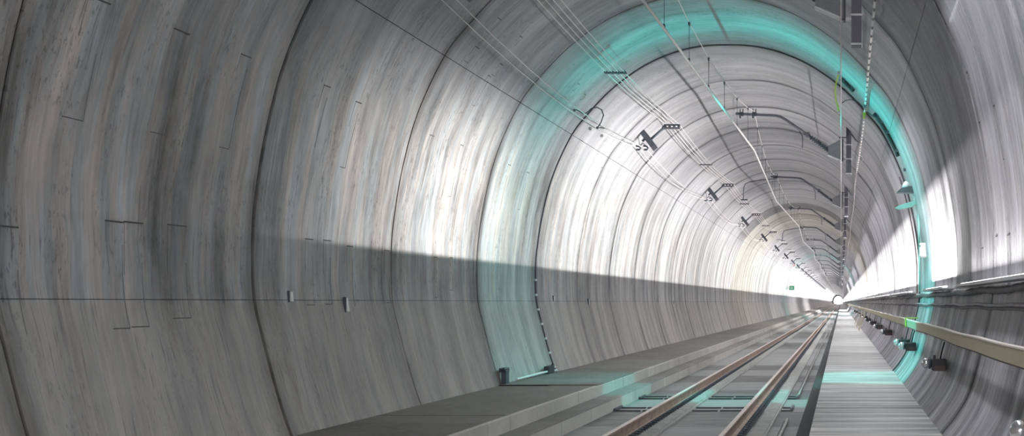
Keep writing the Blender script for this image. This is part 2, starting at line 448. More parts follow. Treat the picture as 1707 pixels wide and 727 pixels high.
# little white reflector tabs on the left wall
tabs = [(482, 486, .11, .045, 'small ribbed white tab on the left wall just past the wide dark joint'),
        (574, 497, .17, .05, 'white tab with a dark edge on the left wall, largest of the tabs'),
        (922, 494, .10, .05, 'small white tab on the left wall just past the turquoise ring'),
        (980, 499, .13, .05, 'white tab on the left wall, second past the turquoise ring'),
        (1123, 502, .12, .06, 'small white tab on the left wall, third past the turquoise ring'),
        (1193, 502, .12, .07, 'small far white tab on the left wall, fourth past the turquoise ring')]
for px, py, ln, w, lab in tabs:
    y, s = wall_at(px - 1402, 504 - py)
    mb = MB(); a = at_arc(s, 0.0); b = at_arc(s - ln, 0.0)
    nx = 0.03
    mb.hexa([(b[0] - .02, y - w / 2, b[1]), (b[0] + nx, y - w / 2, b[1]), (b[0] + nx, y + w / 2, b[1]), (b[0] - .02, y + w / 2, b[1]),
             (a[0] - .02, y - w / 2, a[1]), (a[0] + nx, y - w / 2, a[1]), (a[0] + nx, y + w / 2, a[1]), (a[0] - .02, y + w / 2, a[1])])
    m2 = MB().box((b[0] - .02, y - w / 2 - .02, b[1] - .01), (b[0] + .012, y - w / 2, a[1] + .01))
    root = thing('reflector_tab', lab, 'reflector', (0, 0, 0), 'white tabs along the left wall')
    mb.build('reflector_plate', 'white', root); m2.build('back_plate', 'dark', root)

# ------------------------------------------------------------------ floor, walkway, platform
YE = 840.0
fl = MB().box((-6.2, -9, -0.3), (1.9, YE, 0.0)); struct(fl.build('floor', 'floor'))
WX = -0.33; WZ = CAMH - 1.38
mb = MB()
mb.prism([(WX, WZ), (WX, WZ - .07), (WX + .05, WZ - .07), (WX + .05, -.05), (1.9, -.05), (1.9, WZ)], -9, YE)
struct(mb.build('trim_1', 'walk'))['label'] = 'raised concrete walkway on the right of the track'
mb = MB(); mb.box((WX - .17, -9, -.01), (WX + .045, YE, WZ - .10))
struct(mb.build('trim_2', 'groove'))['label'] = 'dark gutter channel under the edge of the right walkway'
# platform, in cast lengths with open joints
PX, PZ = -4.09, CAMH - 1.40; SX, SZ = -3.76, CAMH - 1.59
mb = MB(); mk = MB(); y = D * 0.616 - 5 * JP
while y < 260:
    y1 = y + JP - 0.02
    mb.prism([(-6.3, PZ), (PX - .03, PZ), (PX - .03, -.05), (-6.3, -.05)], y, y1 + .02)
    mk.prism([(PX - .04, PZ - .06), (PX - .04, PZ + .002), (PX - .01, PZ + .002), (PX, PZ - .01), (PX, -.05), (PX - .04, -.05)], y + .01, y1)
    y += JP
mb.prism([(-6.3, PZ), (PX - .03, PZ), (PX - .03, -.05), (-6.3, -.05)], y, YE)
mk.prism([(PX - .04, PZ - .06), (PX - .04, PZ + .002), (PX, PZ - .01), (PX, -.05), (PX - .04, -.05)], y, YE)
mb.prism([(-6.3, PZ), (PX - .03, PZ), (PX - .03, -.05), (-6.3, -.05)], -9, D * 0.616 - 5 * JP)
struct(mb.build('trim_3', 'plat'))['label'] = 'low concrete platform along the left wall'
struct(mk.build('trim_4', 'kerb'))['label'] = 'pale concrete kerb face of the left platform'
ms = MB(); y = D * 0.67 - 8 * JP / 2
while y < 180:
    ms.prism([(PX, SZ - .02), (SX - .012, SZ - .02), (SX, SZ - .02), (SX, -.05), (PX, -.05)], y + .01, y + JP / 2 - .01)
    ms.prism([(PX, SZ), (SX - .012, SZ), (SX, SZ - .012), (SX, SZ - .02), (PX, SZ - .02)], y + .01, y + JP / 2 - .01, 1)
    y += JP / 2
ms.prism([(PX, SZ), (SX, SZ), (SX, -.05), (PX, -.05)], y, YE)
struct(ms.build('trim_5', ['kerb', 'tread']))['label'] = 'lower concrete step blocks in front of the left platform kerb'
# shallow cross grooves in the platform top
for k, y in enumerate([D * .616 - JP, D * .616, D * .616 + 2 * JP]):
    o = MB().box((-6.1, y - .012, PZ - .01), (PX - .05, y + .012, PZ + .002)).build('platform_seam', 'seam'); struct(o)

# ------------------------------------------------------------------ track
def rail(xc, name, label):
    root = thing(name, label, 'rail', (xc, 0, 0), None)
    zt = CAMH - 1.62
    prof = [(-.075, .0), (.075, .0), (.075, .012), (.012, .03), (.012, zt - .045), (.036, zt - .036), (.036, zt - .006), (.028, zt - .002), (-.028, zt - .002), (-.036, zt - .006), (-.036, zt - .036), (-.012, zt - .045), (-.012, .03), (-.075, .012)]
    b = MB().prism(prof, -8, 838, 0).build('rail_web', 'rail_rust', root)
    h = MB().prism([(-.03, zt - .004), (.03, zt - .004), (.026, zt + .003), (-.026, zt + .003)], -8, 838).build('rail_head', 'rail_top', root)
    return root
RL, RR = -2.91 + .036, -1.46
rail(RL, 'steel_rail', 'rusty steel rail on the left of the track, nearest the platform steps')
rail(RR, 'steel_rail', 'rusty steel rail on the right of the track, nearest the walkway')
# rows of clips as rubber-dark fastenings beside each rail
def clip_row(x, label):
    root = thing('rail_fastening_row', label, 'rail fastenings', (x, 0, 0))
    MB().box((-.05, -6, -.001), (.05, 300, .022)).build('rubber_strip', 'black', root)
    def clip(y, mb):
        mb.box((-.042, y - .02, .02), (.042, y + .02, .045), 0, .006)
        mb.tube([(-.035, y - .03, .045), (-.01, y - .045, .07), (.03, y, .075), (-.01, y + .045, .07), (-.035, y + .03, .045)], .009, 6)
    proto = MB(); clip(0, proto); me = proto.build('spring_clip', 'dark', root)
    ys = [8.5 + i * .22 for i in range(100)]
    me.location = (0, ys[0], 0)
    for yy in ys[1:]:
        c = me.copy(); C.objects.link(c); c.location = (0, yy, 0)
    rest = MB(); yy = ys[-1] + .22
    while yy < 90: rest.box((-.042, yy - .03, .02), (.042, yy + .03, .055)); yy += .22
    r = rest.build('spring_clip', 'dark', root); r['kind'] = 'stuff'
clip_row(RL + .13, 'dark row of spring clips along the left steel rail')
clip_row(RR + .13, 'dark row of spring clips along the right steel rail')
def ribbed(x0, x1, label):
    mb = MB(); y = 7.0
    mb.box((x0, -6, -.005), (x1, 700, .03))
    while y < 60:
        st = .15 if y < 34 else .3
        mb.add([(x0 + .02, y, .03), (x1 - .02, y, .03), (x1 - .02, y + st * .5, .078), (x0 + .02, y + st * .5, .078), (x0 + .02, y + st * .62, .03), (x1 - .02, y + st * .62, .03)],
               [(0, 1, 2, 3), (3, 2, 5, 4), (0, 3, 4), (1, 5, 2)])
        y += st
    return tag(mb.build('ribbed_strip', 'trough'), label, 'cable trough')
ribbed(RL + .22, RL + .41, 'ribbed grey strip lying inside the left steel rail')
ribbed(RR + .24, RR + .46, 'ribbed grey strip lying between the right steel rail and the walkway')
# thin guard pipe near the walkway, interrupted at the turquoise ring
def pipe(y0, y1, label):
    root = thing('floor_pipe', label, 'pipe', (-.80, 0, 0))
    MB().tube([(0, y0, .05), (0, y1, .05)], .022, 10).build('pipe_run', 'trough', root)
    MB().box((-.05, y0, .0), (-.012, y1, .03)).build('pipe_bedding', 'black', root)
pipe(8, D * .745, 'thin pale pipe on the track floor beside the walkway, near piece')
pipe(D * .935, 300, 'thin pale pipe on the track floor beside the walkway, piece running into the distance')
CUT = [(RL - .085, RL + .42), (RR - .085, RR + .47)]
# slotted drain channels across the track
for r0, r1, w, lab in [(.945, .925, 'far', 'dark slotted channel across the track floor, farther of the two'), (.845, .822, 'near', 'dark slotted channel across the track floor, nearer of the two')]:
    root = thing('cross_channel', lab, 'drain', (0, 0, 0))
    for r_ in (r0, r1):
        y = D * r_ ; mb = MB(); x = SX + .03
        while x < -.86:
            x1 = min(x + .42, -.82); hit = [b for a, b in CUT if a < x1 and b > x]
            if hit and [a for a, b in CUT if a < x1 and b > x][0] - x > .06: x1 = [a for a, b in CUT if a < x1 and b > x][0]
            elif hit: x = hit[0]; continue
            mb.box((x, y - .035, -.002), (x1, y + .035, .018), 0, .004); x = x1 + .035
        mb.build('slot_grating', 'black', root)
    MB().box((SX + .01, D * r1 - .05, .0), (SX + .05, D * r0 + .05, .05), 0, .01).build('end_clamp', 'dark', root)
    MB().box((-.84, D * r1 - .06, .0), (-.79, D * r0 + .06, .06), 0, .01).build('end_stop', 'slate', root)
# cover plate + pale strip at platform under the turquoise ring
root = thing('joint_cover_plate', 'flat cover plate on the platform top inside the turquoise ring', 'plate', (0, 0, 0))
MB().box((-5.72, D * .835, PZ - .005), (PX + .0, D * .985, PZ + .022), 0, .008).build('cover_sheet', 'plat', root)
MB().box((-5.72, D * .832, PZ), (-4.9, D * .835, PZ + .018)).build('edge_shadow_strip', 'black', root)  # black strip paints the shadow below the plate's near edge
root = thing('cable_guard_bar', 'pale bar lying at the wall foot on the platform in the turquoise ring', 'bar', (0, 0, 0))
MB().tube([(-5.60, D * .86, PZ + .07), (-5.64, D * .95, PZ + .07), (-5.65, D * .99, PZ + .05)], .022, 8).build('bar_tube', 'pale', root)
MB().box((-5.70, D * .955, PZ + .026), (-5.61, D * .975, PZ + .17), 0, .01).build('bar_bracket', 'black', root)
MB().tube([(-5.68, D * .98, PZ + .16), (-5.62, D * .97, PZ + .2)], .018, 6).build('bar_bolt', 'black', root)
o = MB().box((-5.72, D * .838, PZ), (-5.64, D * .846, PZ + .26), 0, .01)
o.box((-5.76, D * .838, PZ + .22), (-5.66, D * .85, PZ + .29), 0, .01)
tag(o.build('wall_foot_box', 'dark'), 'small dark upright box at the wall foot beside the near turquoise joint', 'junction box')

# ------------------------------------------------------------------ conduit along the reference joint
def ring_tube(s0, s1, y, r, off, mat, name, parent, n=60):
    return MB().tube([(lambda p: (p[0], y, p[1]))(at_arc(s0 + (s1 - s0) * i / n, off)) for i in range(n + 1)], r, 8).build(name, mat, parent)
S_PL = arc_where(lambda p: (p[1] - PZ) if p[0] < CX else 99)
S_PR = arc_where(lambda p: (p[1] - WZ) if p[0] > CX else 99)
root = thing('ring_conduit', 'thin black conduit clipped around the far joint of the turquoise ring', 'conduit', (0, 0, 0))
ring_tube(S_PL, S_PR, D, .014, .012, 'cable', 'conduit_run', root, 120)
s_top = arc_where(lambda p: (p[0] - 0.0) if p[1] > 3 else 99)
s_mid = arc_where(lambda p: (p[0] - 1.02) if p[1] > 3 else 99)
ring_tube(s_top + .02, s_top + .37, D * .955, .036, .042, 'black', 'thick_conduit_length', root, 12)
ring_tube(s_top + .95, s_mid + .2, D * .955, .036, .042, 'black', 'thick_conduit_length', root, 12)
for i in range(7):
    s = S_PL + .1 + i * .3; p = at_arc(s, .02)
    MB().box((p[0] - .02, D - .03, p[1] - .022), (p[0] + .012, D + .03, p[1] + .022), 0, .006).build('conduit_clip', 'white', root)
for i in (.08, .3, 1.05, 1.4, 1.8, 2.2):
    p = at_arc(s_top + i, .03)
    MB().box((p[0] - .02, D * .955 - .06, p[1] - .03), (p[0] + .03, D * .955 - .03, p[1] + .03), 0, .006).build('conduit_clip', 'dark', root)

# ------------------------------------------------------------------ overhead contact line
CZ, MZ = CAMH + 3.66, CAMH + 4.60
stag = {0: -2.12, 1: -2.40, 2: -2.09, 3: -2.34, 4: -2.02, 5: -2.28, 6: -1.95, 7: -2.2}
def cx_at(k): return stag.get(k, -2.0 if k % 2 == 0 else -2.22)
NS = 32
line = thing('overhead_contact_line', 'zigzag overhead contact line hung from the tunnel roof', 'overhead wire', (0, 0, 0))
cw = [(cx_at(k), k * SP, CZ) for k in range(0, NS)]
MB().tube(cw, .020, 8).build('contact_wire', 'contact', line)
def mess(k, t):
    x = cx_at(k) + (cx_at(k + 1) - cx_at(k)) * t
    return (x, (k + t) * SP, MZ - .42 * 4 * t * (1 - t))
pts = []
for k in range(0, NS - 1):
    for i in range(8): pts.append(mess(k, i / 8))
MB().tube(pts, .009, 6).build('messenger_wire', 'wire', line)
for k in range(0, 12):
    for i in range(6):
        t = (i + .7) / 6.4
        p = mess(k, t); q = (p[0], p[1], CZ)
        mb = MB().tube([p, q], .0045 if k else .006, 6)
        mb.box((p[0] - .012, p[1] - .04, p[2] - .05), (p[0] + .012, p[1] + .04, p[2] + .012), 0, .004)
        mb.box((q[0] - .012, q[1] - .03, q[2] - .01), (q[0] + .012, q[1] + .03, q[2] + .06), 0, .004)
        mb.build('dropper', 'dark', line)

# cantilever supports, local origin under the walkway-side plumb line (x=0), z absolute
def cantilever():
    r = thing('cantilever_support', 'x', 'cantilever', (0, 0, 0), 'cantilever supports along the roof')
    Z = lambda z: CAMH + z
    top = Z(4.30)
    post = MB().box((.125, -.06, Z(3.08)), (.245, .06, Z(4.17)), 0, .006)
    post.prism([(.125, Z(4.0)), (.125, top), (.16, top), (.245, Z(4.0))], -.06, .06)
    post = post.build('hanging_post', 'slate', r)
    for zz in (3.09, 3.44, 3.78):
        MB().box((.115, -.075, Z(zz)), (.26, .075, Z(zz) + .022)).build('post_collar', 'pale', post)
    MB().tube([(.14, 0, Z(4.25)), (.10, 0, Z(4.33)), (.19, 0, Z(4.36))], .018, 6).build('top_hook', 'dark', post)
    MB().tube([(.2, 0, Z(4.12)), (.35, .0, Z(3.92)), (.42, 0, Z(3.86))], .016, 6).build('brace_rod', 'dark', r)
    g = MB().prism([(-.31, Z(3.56)), (-.31, Z(3.76)), (-.02, Z(3.92)), (.03, Z(3.92)), (.03, Z(3.41)), (-.04, Z(3.43))], -.05, .05).build('gusset_plate', 'gusset', r)
    MB().bar((-.315, 0, Z(3.55)), (.0, 0, Z(3.415)), .12, .022).build('gusset_flange', 'pale', g)
    MB().box((.03, -.07, Z(3.39)), (.055, .07, Z(3.93))).build('end_flange', 'dark', g)
    MB().box((.05, -.03, Z(3.40)), (.13, .03, Z(3.43))).build('lower_lug', 'pale', g)
    MB().box((-.05, -.03, Z(3.96)), (.13, .03, Z(3.985))).build('upper_lug', 'dark', g)
    a, b = Vector((-.30, 0, Z(3.66))), Vector((-.80, 0, Z(4.03)))
    d = (b - a); L = d.length; prof = [(0, .045), (.03, .05), (.04, .03)]
    n = 8
    for i in range(n):
        q = .05 + (L - .12) * i / n; w = (L - .12) / n
        prof += [(q, .028), (q + w * .35, .062), (q + w * .5, .062), (q + w * .85, .028)]
    prof += [(L - .05, .035), (L - .04, .055), (L, .055), (L + .001, .02)]
    MB().lathe(a, d, prof, 14).build('insulator', 'dark', r)
    MB().box((b.x - .05, -.05, b.z - .06), (b.x + .04, .05, b.z + .07), 0, .01).build('insulator_cap', 'slate', r)
    MB().tube([b, (-1.34, 0, Z(4.41)), (-1.46, 0, Z(4.475)), (-1.58, 0, Z(4.50)), (-2.0, 0, Z(4.52)), (-2.54, 0, Z(4.55))], .033, 10).build('support_tube', 'slate', r)
    for s in (-.03, .05):
        pass
    MB().tube([(-1.0, 0, Z(4.12)), (-.93, 0, Z(4.0)), (-.93, 0, Z(3.72))], .013, 6).build('drop_rod', 'dark', r)
    pts = [(-1.04 + .085 * math.cos(t), 0, Z(3.98) + .085 * math.sin(t)) for t in [i * math.pi / 8 for i in range(16)]]
    MB().tube(pts, .006, 6, closed=True).build('wire_loop', 'galv', r)
    return r
def saddle(r, x):
    Z = lambda z: CAMH + z
    m = MB().box((x - .05, -.04, Z(4.49)), (x + .05, .04, Z(4.585)), 0, .01)
    m.tube([(x - .034, 0, Z(4.57)), (x - .034, 0, Z(4.66))], .013, 6); m.tube([(x + .034, 0, Z(4.57)), (x + .034, 0, Z(4.66))], .013, 6); m.tube([(x - .04, 0, Z(4.50)), (x - .03, 0, Z(4.44))], .02, 8)
    m.build('wire_saddle', 'dark', r)
base = cantilever()
for k in range(1, 21):
    if k == 1:
        c = base; base.location = (0, SP, 0); base['label'] = 'nearest cantilever support, its grey gusset cut by the top edge of the picture'
    else:
        lab = ('%s cantilever support from the camera, grey arm under the tunnel roof' % ORD[k - 1]) if k < 7 else 'small distant cantilever support in the row under the roof'
        if k == 2: lab = 'second cantilever support, whole dark arm and ribbed insulator seen large'
        if k == 3: lab = 'third cantilever support, with a curved steady pipe bending down at its left end'
        c = dup(base, (0, k * SP, 0), lab)
    if k < 9: saddle(c, cx_at(k))
    if k in (3, 5):
        Z = lambda z: CAMH + z
        MB().tube([(-2.3, 0, Z(4.48)), (-2.9, 0, Z(4.42)), (-3.30, 0, Z(4.36)), (-3.46, 0, Z(4.28)), (-3.52, 0, Z(4.12)), (-3.53, 0, Z(3.72))], .022, 8).build('steady_pipe', 'slate', c)
        MB().box((-3.62, -.03, Z(3.69)), (-3.38, .03, Z(3.73))).build('steady_foot', 'dark', c)

# ------------------------------------------------------------------ feeder brackets and cables on the upper left
def feeder_bracket():
    r = thing('feeder_bracket', 'x', 'wall bracket', (0, 0, 0), 'feeder brackets high on the left')
    Z = lambda z: CAMH + z
    MB().bar((-4.86, 0, Z(4.20)), (-4.52, 0, Z(3.76)), .13, .16, (0, 1, 0)).build('bracket_beam', 'dark', r)
    MB().bar((-4.525, 0, Z(3.765)), (-4.46, 0, Z(3.68)), .13, .17, (0, 1, 0)).build('beam_end', 'slate', r)
    MB().bar((-5.0, 0, Z(3.95)), (-4.84, 0, Z(4.10)), .04, .05, (0, 1, 0)).build('side_lug', 'dark', r)
    MB().box((-5.05, -.04, Z(3.92)), (-4.99, .04, Z(4.0)), 0, .01).build('lug_head', 'dark', r)
    MB().box((-4.84, -.05, Z(4.17)), (-4.76, .05, Z(4.27)), 0, .01).build('wall_bolt', 'dark', r)
    MB().bar((-4.70, 0, Z(3.98)), (-4.79, 0, Z(3.88)), .05, .07, (0, 1, 0)).build('clamp_arm', 'dark', r)
    MB().tube([(-4.93, 0, Z(4.02)), (-4.88, 0, Z(3.94)), (-4.86, 0, Z(3.80)), (-4.84, 0, Z(3.77))], .008, 6).build('bonding_lead', 'slate', r)
    for x in (-4.89, -4.71):
        z = Z(3.72)
        m = MB().tube([(x - .05, 0, z - .04), (x + .03, 0, z - .045), (x + .055, 0, z), (x + .02, 0, z + .045), (x - .06, 0, z + .05)], .02, 8)
        m.box((x - .02, -.02, z - .035), (x + .03, .02, z - .0115), 0, .006)
        m.build('wire_clamp', 'dark', r)
    MB().tube([(-4.84, 0, Z(3.78)), (-4.78, 0, Z(3.84)), (-4.72, 0, Z(3.78))], .014, 6).build('clamp_yoke', 'dark', r)
    MB().tube([(-4.60, 0, Z(3.92)), (-4.24, 0, Z(4.24))], .032, 8).build('insulator_arm', 'dark', r)
    MB().lathe((-4.60, 0, Z(3.92)), (.36, 0, .32), [(0, .07), (.03, .07), (.04, .03), (.4, .03), (.42, .05), (.47, .05)], 10).build('arm_collar', 'dark', r)
    MB().box((-4.28, -.05, Z(4.18)), (-3.89, .05, Z(4.22)), 0, .006).build('cross_bar', 'slate', r)
    MB().box((-4.27, -.04, Z(4.265)), (-3.88, .04, Z(4.29)), 0, .006).build('clip_rail', 'dark', r)
    for i in range(4):
        x = -4.24 + .11 * i
        MB().box((x - .025, -.04, Z(4.21)), (x + .025, .04, Z(4.29)), 0, .006).build('cable_clip', 'dark', r)
    return r
fb = feeder_bracket()
fb.location = (0, SP, 0); fb['label'] = 'nearest feeder bracket, mostly above the top edge of the picture'
for k in range(2, 25):
    lab = {2: 'second feeder bracket, dark beam and arm seen large on the upper left wall', 3: 'third feeder bracket from the camera on the upper left wall',
           4: 'fourth feeder bracket, beside the roof ring with painted-in shade', 5: 'fifth feeder bracket from the camera on the upper left wall'}.get(k, 'small distant feeder bracket in the row on the upper left wall')
    dup(fb, (0, k * SP, 0), lab)
def sag_wire(x, z, sag, kmax=NS, amp=0.0, x1=None):
    pts = []
    for k in range(0, kmax):
        for i in range(8):
            t = i / 8; pts.append((x + amp * math.sin((k + t) * 2.1), (k + t) * SP, z - sag * 4 * t * (1 - t)))
    return pts
fnames = ['left outermost feeder cable of the four on the crossbars', 'second feeder cable from the left on the crossbars', 'third feeder cable from the left on the crossbars', 'right innermost feeder cable of the four on the crossbars']
for i in range(4):
    o = MB().tube(sag_wire(-4.24 + .11 * i, CAMH + 4.302, .15), .0085, 6).build('feeder_cable', 'wire')
    tag(o, fnames[i], 'cable', 'four parallel feeder cables')
for i, x in enumerate((-4.89, -4.71)):
    o = MB().tube(sag_wire(x, CAMH + 3.72, .26), .0075, 6).build('return_wire', 'wire')
    tag(o, ['outer of the two thin return wires nearest the left wall', 'inner of the two thin return wires on the left wall'][i], 'cable', 'pair of thin return wires')
sp = None
for k in range(0, 12):
    y = (k + .5) * SP
    m = MB()
    z = CAMH + 4.15
    m.box((-4.27, y - .03, z - .012), (-3.88, y + .03, z + .012))
    for i in range(4): m.box((-4.24 + .11 * i - .03, y - .08, z - .02), (-4.24 + .11 * i + .03, y + .03, z + .02), 0, .006)
    lab = {1: 'cable spacer on the four feeder cables in front of the turquoise joint', 2: 'second cable spacer on the four feeder cables, past the large bracket'}.get(k, 'small far spacer bar on the four feeder cables')
    if k: tag(m.build('cable_spacer', 'dark'), lab, 'spacer', 'spacers on the feeder cables')
# jumper loop on the return wires
root = thing('jumper_loop', 'black looped jumper cable hanging on the two return wires', 'cable', (0, 0, 0))
def PP(px, py, rho): return ((px - 1402) * rho / K, D * rho, CAMH + (504 - py) * rho / K)
pl = [(957.6, 184), (960, 183), (965, 185), (972, 190), (978, 188), (986, 181), (995, 179), (1003, 183), (1006, 192), (1002, 204), (996, 213), (1001, 213), (1007, 214)]
MB().tube([PP(px, py, .905 + i * .006) for i, (px, py) in enumerate(pl)], .011, 8).build('loop_cable', 'black', root)
for px, py, rr_ in [(957.6, 184, .905), (996, 213, .97)]:
    p = PP(px, py, rr_); MB().sphere(p, .028, 10).build('loop_clamp', 'dark', root)
for px, py in ((983, 213), (1002, 225)):
    y, s = wall_at(px - 1402, 504 - py); p = at_arc(s, .03)
    tag(MB().box((p[0] - .03, y - .04, p[1] - .03), (p[0] + .03, y + .04, p[1] + .03), 0, .01).build('wall_anchor', 'galv'),
        'small wall anchor under the jumper loop, ' + ('left one' if px < 990 else 'right one'), 'anchor')

# ------------------------------------------------------------------ right of the crown: earth wire, banded cable
root = thing('earth_wire', 'thin pale wire running straight along the cantilever gussets', 'wire', (0, 0, 0))
MB().tube([(0, 0, CAMH + 3.365), (0, 800, CAMH + 3.365)], .0095, 8).build('wire_strand', 'wire', root)
for k in range(1, 10):
    MB().box((-.02, k * SP - .06, CAMH + 3.34), (.02, k * SP + .06, CAMH + 3.385), 0, .006).build('wire_grip', 'galv', root)
def band_pt(y): return (.43 + .02 * math.sin(y * .35) + .00035 * min(y, 60) * 3, y, CAMH + 3.74 + .015 * math.sin(y * .6 + 1))
root = thing('banded_cable', 'white and brown banded cable running along the right side of the roof', 'cable', (0, 0, 0))
pts, rr = [], []
y = 6.0
while y < 34:
    ph = (y / .42) % 1
    pts.append(band_pt(y)); rr.append(.019 if .3 < ph < .97 else .012); y += .035
MB().tube(pts, rr, 8).build('cable_jacket', 'banded', root)
MB().tube([band_pt(y) for y in [34 + 1.5 * i for i in range(180)]], .017, 8).build('cable_tail', 'banded', root)
for px, py, rho in ((1467, 75, .72), (1462, 132, .84), (1470, 12, .63), (1427, 264, 1.28)):
    c = band_pt(D * rho)
    R = .085
    pp = [(c[0] + R * .2 + R * math.sin(t), c[1] + .05 * t, c[2] - R + R * math.cos(t) + .05) for t in [i * .25 for i in range(-1, 12)]]
    MB().tube(pp, .005, 6).build('tie_loop', 'wireg', root)
for y in (7, 7.4): 
    c = band_pt(y + 3); MB().lathe((c[0], c[1], c[2]), (0, 1, 0), [(0, .03), (.16, .03)], 10).build('cable_sleeve', 'cable', root)
for rho in (.95, 1.0):
    c = band_pt(D * rho); MB().box((c[0] - .03, c[1] - .08, c[2] - .03), (c[0] + .03, c[1] + .08, c[2] + .026), 0, .01).build('cable_sleeve', 'cable' if rho < 1 else 'slate', root)
c = band_pt(D * .985)
MB().lathe((c[0], c[1], c[2]), (0, 1, 0), [(0, .02), (.02, .034), (.5, .034), (.52, .02)], 10).build('cable_sleeve', 'green', root)['label'] = 'green sleeve around the cable'
pl = [(1398.6, 122, .73), (1396.5, 128, .75), (1394, 138, .78), (1392, 150, .81), (1393, 164, .84), (1396, 176, .87), (1399, 187, .88)]
root = thing('green_earth_cable', 'yellow-green cable bowed beside the pale earth wire', 'cable', (0, 0, 0))
MB().tube([PP(*p) for p in pl], .014, 8).build('cable_bow', 'green', root)
for p in (pl[0], pl[-1]): 
    q = PP(*p); MB().box((q[0] - .02, q[1] - .05, q[2] - .02), (q[0] + .012, q[1] + .05, q[2] + .02), 0, .006).build('cable_lug', 'galv', root)
pl = [(1403, 172, .93), (1410, 167, .95), (1420, 166, .97), (1430, 170, .985), (1438, 178, .99)]
tag(MB().tube([PP(*p) for p in pl], .008, 6).build('bonding_cable', 'black'), 'thin dark bonding cable arching from earth wire to banded cable', 'cable')
pl = [(1446, 187, .93), (1454, 193, .92), (1464, 198, .91), (1472, 205, .90)]
tag(MB().tube([PP(*p) for p in pl], .010, 6).build('bonding_cable', 'black'), 'thin dark bonding cable beside the green cable sleeve, leading toward the right wall', 'cable')

# ------------------------------------------------------------------ right wall: cables, lamp trays, handrail
def wall_x(z):   # right wall x at height z (below crown)
    s = arc_where(lambda p: (p[1] - z) if p[0] > CX and p[1] < 5 else 99); return at_arc(s)[0]
def wavy(x, z, amp, seed, y0, y1, step):
    rnd = random.Random(seed); pts = []; y = y0; a = rnd.random() * 6
    while y < y1:
        st = step if y < 40 else step * 4
        pts.append((x + rnd.uniform(-.3, .3) * amp, y, z + amp * (math.sin(y * 2.3 + a) * .6 + rnd.uniform(-.6, .6)))); y += st
    return pts
XW = wall_x(CAMH + .1)
tag(MB().tube(wavy(XW - .04, CAMH + .125, .012, 1, 5, 400, .16), .036, 8).build('wall_cable_and_glint', 'cable'), 'thick dark cable along the right wall, upper of the pair', 'cable')
tag(MB().tube(wavy(XW - .025, CAMH + .16, .010, 4, 5, 400, .18), .012, 8).build('wall_cable_and_glint', 'rail_cap'), 'thin pale strand painting the highlight on top of the thick dark wall cable', 'cable')  # pale strand stands for the white highlight on the thick cable
tag(MB().tube(wavy(XW - .03, CAMH - .03, .010, 2, 5, 400, .16), .016, 8).build('wall_cable_and_glint', 'lilac'), 'thin wavy cable along the right wall, below the thick cable', 'cable')
tag(MB().tube(wavy(XW - .03, CAMH - .065, .008, 2, 5, 400, .16), .014, 8).build('wall_cable_and_glint', 'cable'), 'lowest dark cable along the right wall', 'cable')

def lamp(y0, y1, power, k_cut=0.06, zl=CAMH + .235, xl=1.44, tray=True, label='long lamp tray on the right wall above the cables', lgain=1.0, rgain=.3, up=.20):
    L = y1 - y0; yc = (y0 + y1) / 2
    root = thing('lamp_tray', label, 'lamp', (0, yc, 0), 'lamp trays on the right wall')
    MB().prism([(xl - .05, zl - .05), (XW - .03, zl - .05), (XW - .03, zl - .03), (xl - .035, zl - .03), (xl - .035, zl - .02), (xl - .05, zl - .02)], -L / 2, L / 2).build('tray', 'galv', root)
    MB().tube([(xl + .03, -L / 2 + .05, zl - .015), (xl + .03, L / 2 - .05, zl - .015)], .013, 8).build('lamp_tube', 'tube', root)
    ld = bpy.data.lights.new('lamp_light', 'AREA'); ld.shape = 'RECTANGLE'; ld.size = .05; ld.size_y = L; ld.energy = power; ld.color = (1.0, .975, .945)
    lo = bpy.data.objects.new('lamp_light', ld); C.objects.link(lo); lo.parent = root
    lo.location = (xl, 0, zl + .02); lo.rotation_euler = (0, math.radians(180 - 33), 0)
    cutoff(ld, k_cut, lgain, rgain, up)
    return root
def cutoff(ld, k, lgain=1.0, rgain=.30, up=.22):
    """louvred lamp: gives no light below a plane slightly above horizontal"""
    ld.use_nodes = True; t = ld.node_tree; g = N(t); em = t.nodes['Emission']
    geo = g.node('ShaderNodeNewGeometry'); sx = g.node('ShaderNodeSeparateXYZ'); g.put(sx.inputs[0], geo.outputs['Incoming'])
    x, y, z = sx.outputs
    ax = g.math('MAXIMUM', g.math('ABSOLUTE', x), 0.0001)
    e = g.math('DIVIDE', z, ax)
    f = g.ramp(e, k - .005, k + .007)
    left = g.math('LESS_THAN', x, 0.0)
    fall = g.ramp(e, .34 if up > .1 else .20, 1.0 if up > .1 else .52, 1.0, up)
    side = g.ramp(g.math('DIVIDE', g.math('ABSOLUTE', y), ax), .10, .55, 1.0, .012)
    fall = g.math('ADD', fall, g.ramp(e, 2.0, 6.0, 0.0, .20))
    beam = g.math('MULTIPLY', fall, side)
    beam = g.math('ADD', g.math('MULTIPLY', left, g.math('MULTIPLY', beam, lgain)), g.math('MULTIPLY', g.math('SUBTRACT', 1.0, left), rgain))
    g.put(em.inputs['Strength'], g.math('MULTIPLY', f, beam))

lamp(D * .36, D * .61, 700, label='lamp tray on the right wall, nearest of the trays', lgain=.03, rgain=.105, up=.05)
lamp(D * .69, D * .86, 2300, label='lamp tray on the right wall just before the turquoise ring', lgain=1.0, rgain=.26, up=.05)
lamp(D * 1.03, D * 1.45, 4000, label='lamp tray on the right wall just past the turquoise ring', up=.30)
lamp(D * 1.5, D * 2.1, 4500, label='lamp tray on the right wall, second past the turquoise ring')
y = D * 2.15; L = 16
while y < 700:
    lamp(y, y + L, 330 * L * (1 + y / 250), label='distant lamp tray on the right wall, lost in white glare'); y += L + 1; L = min(L * 1.35, 110)

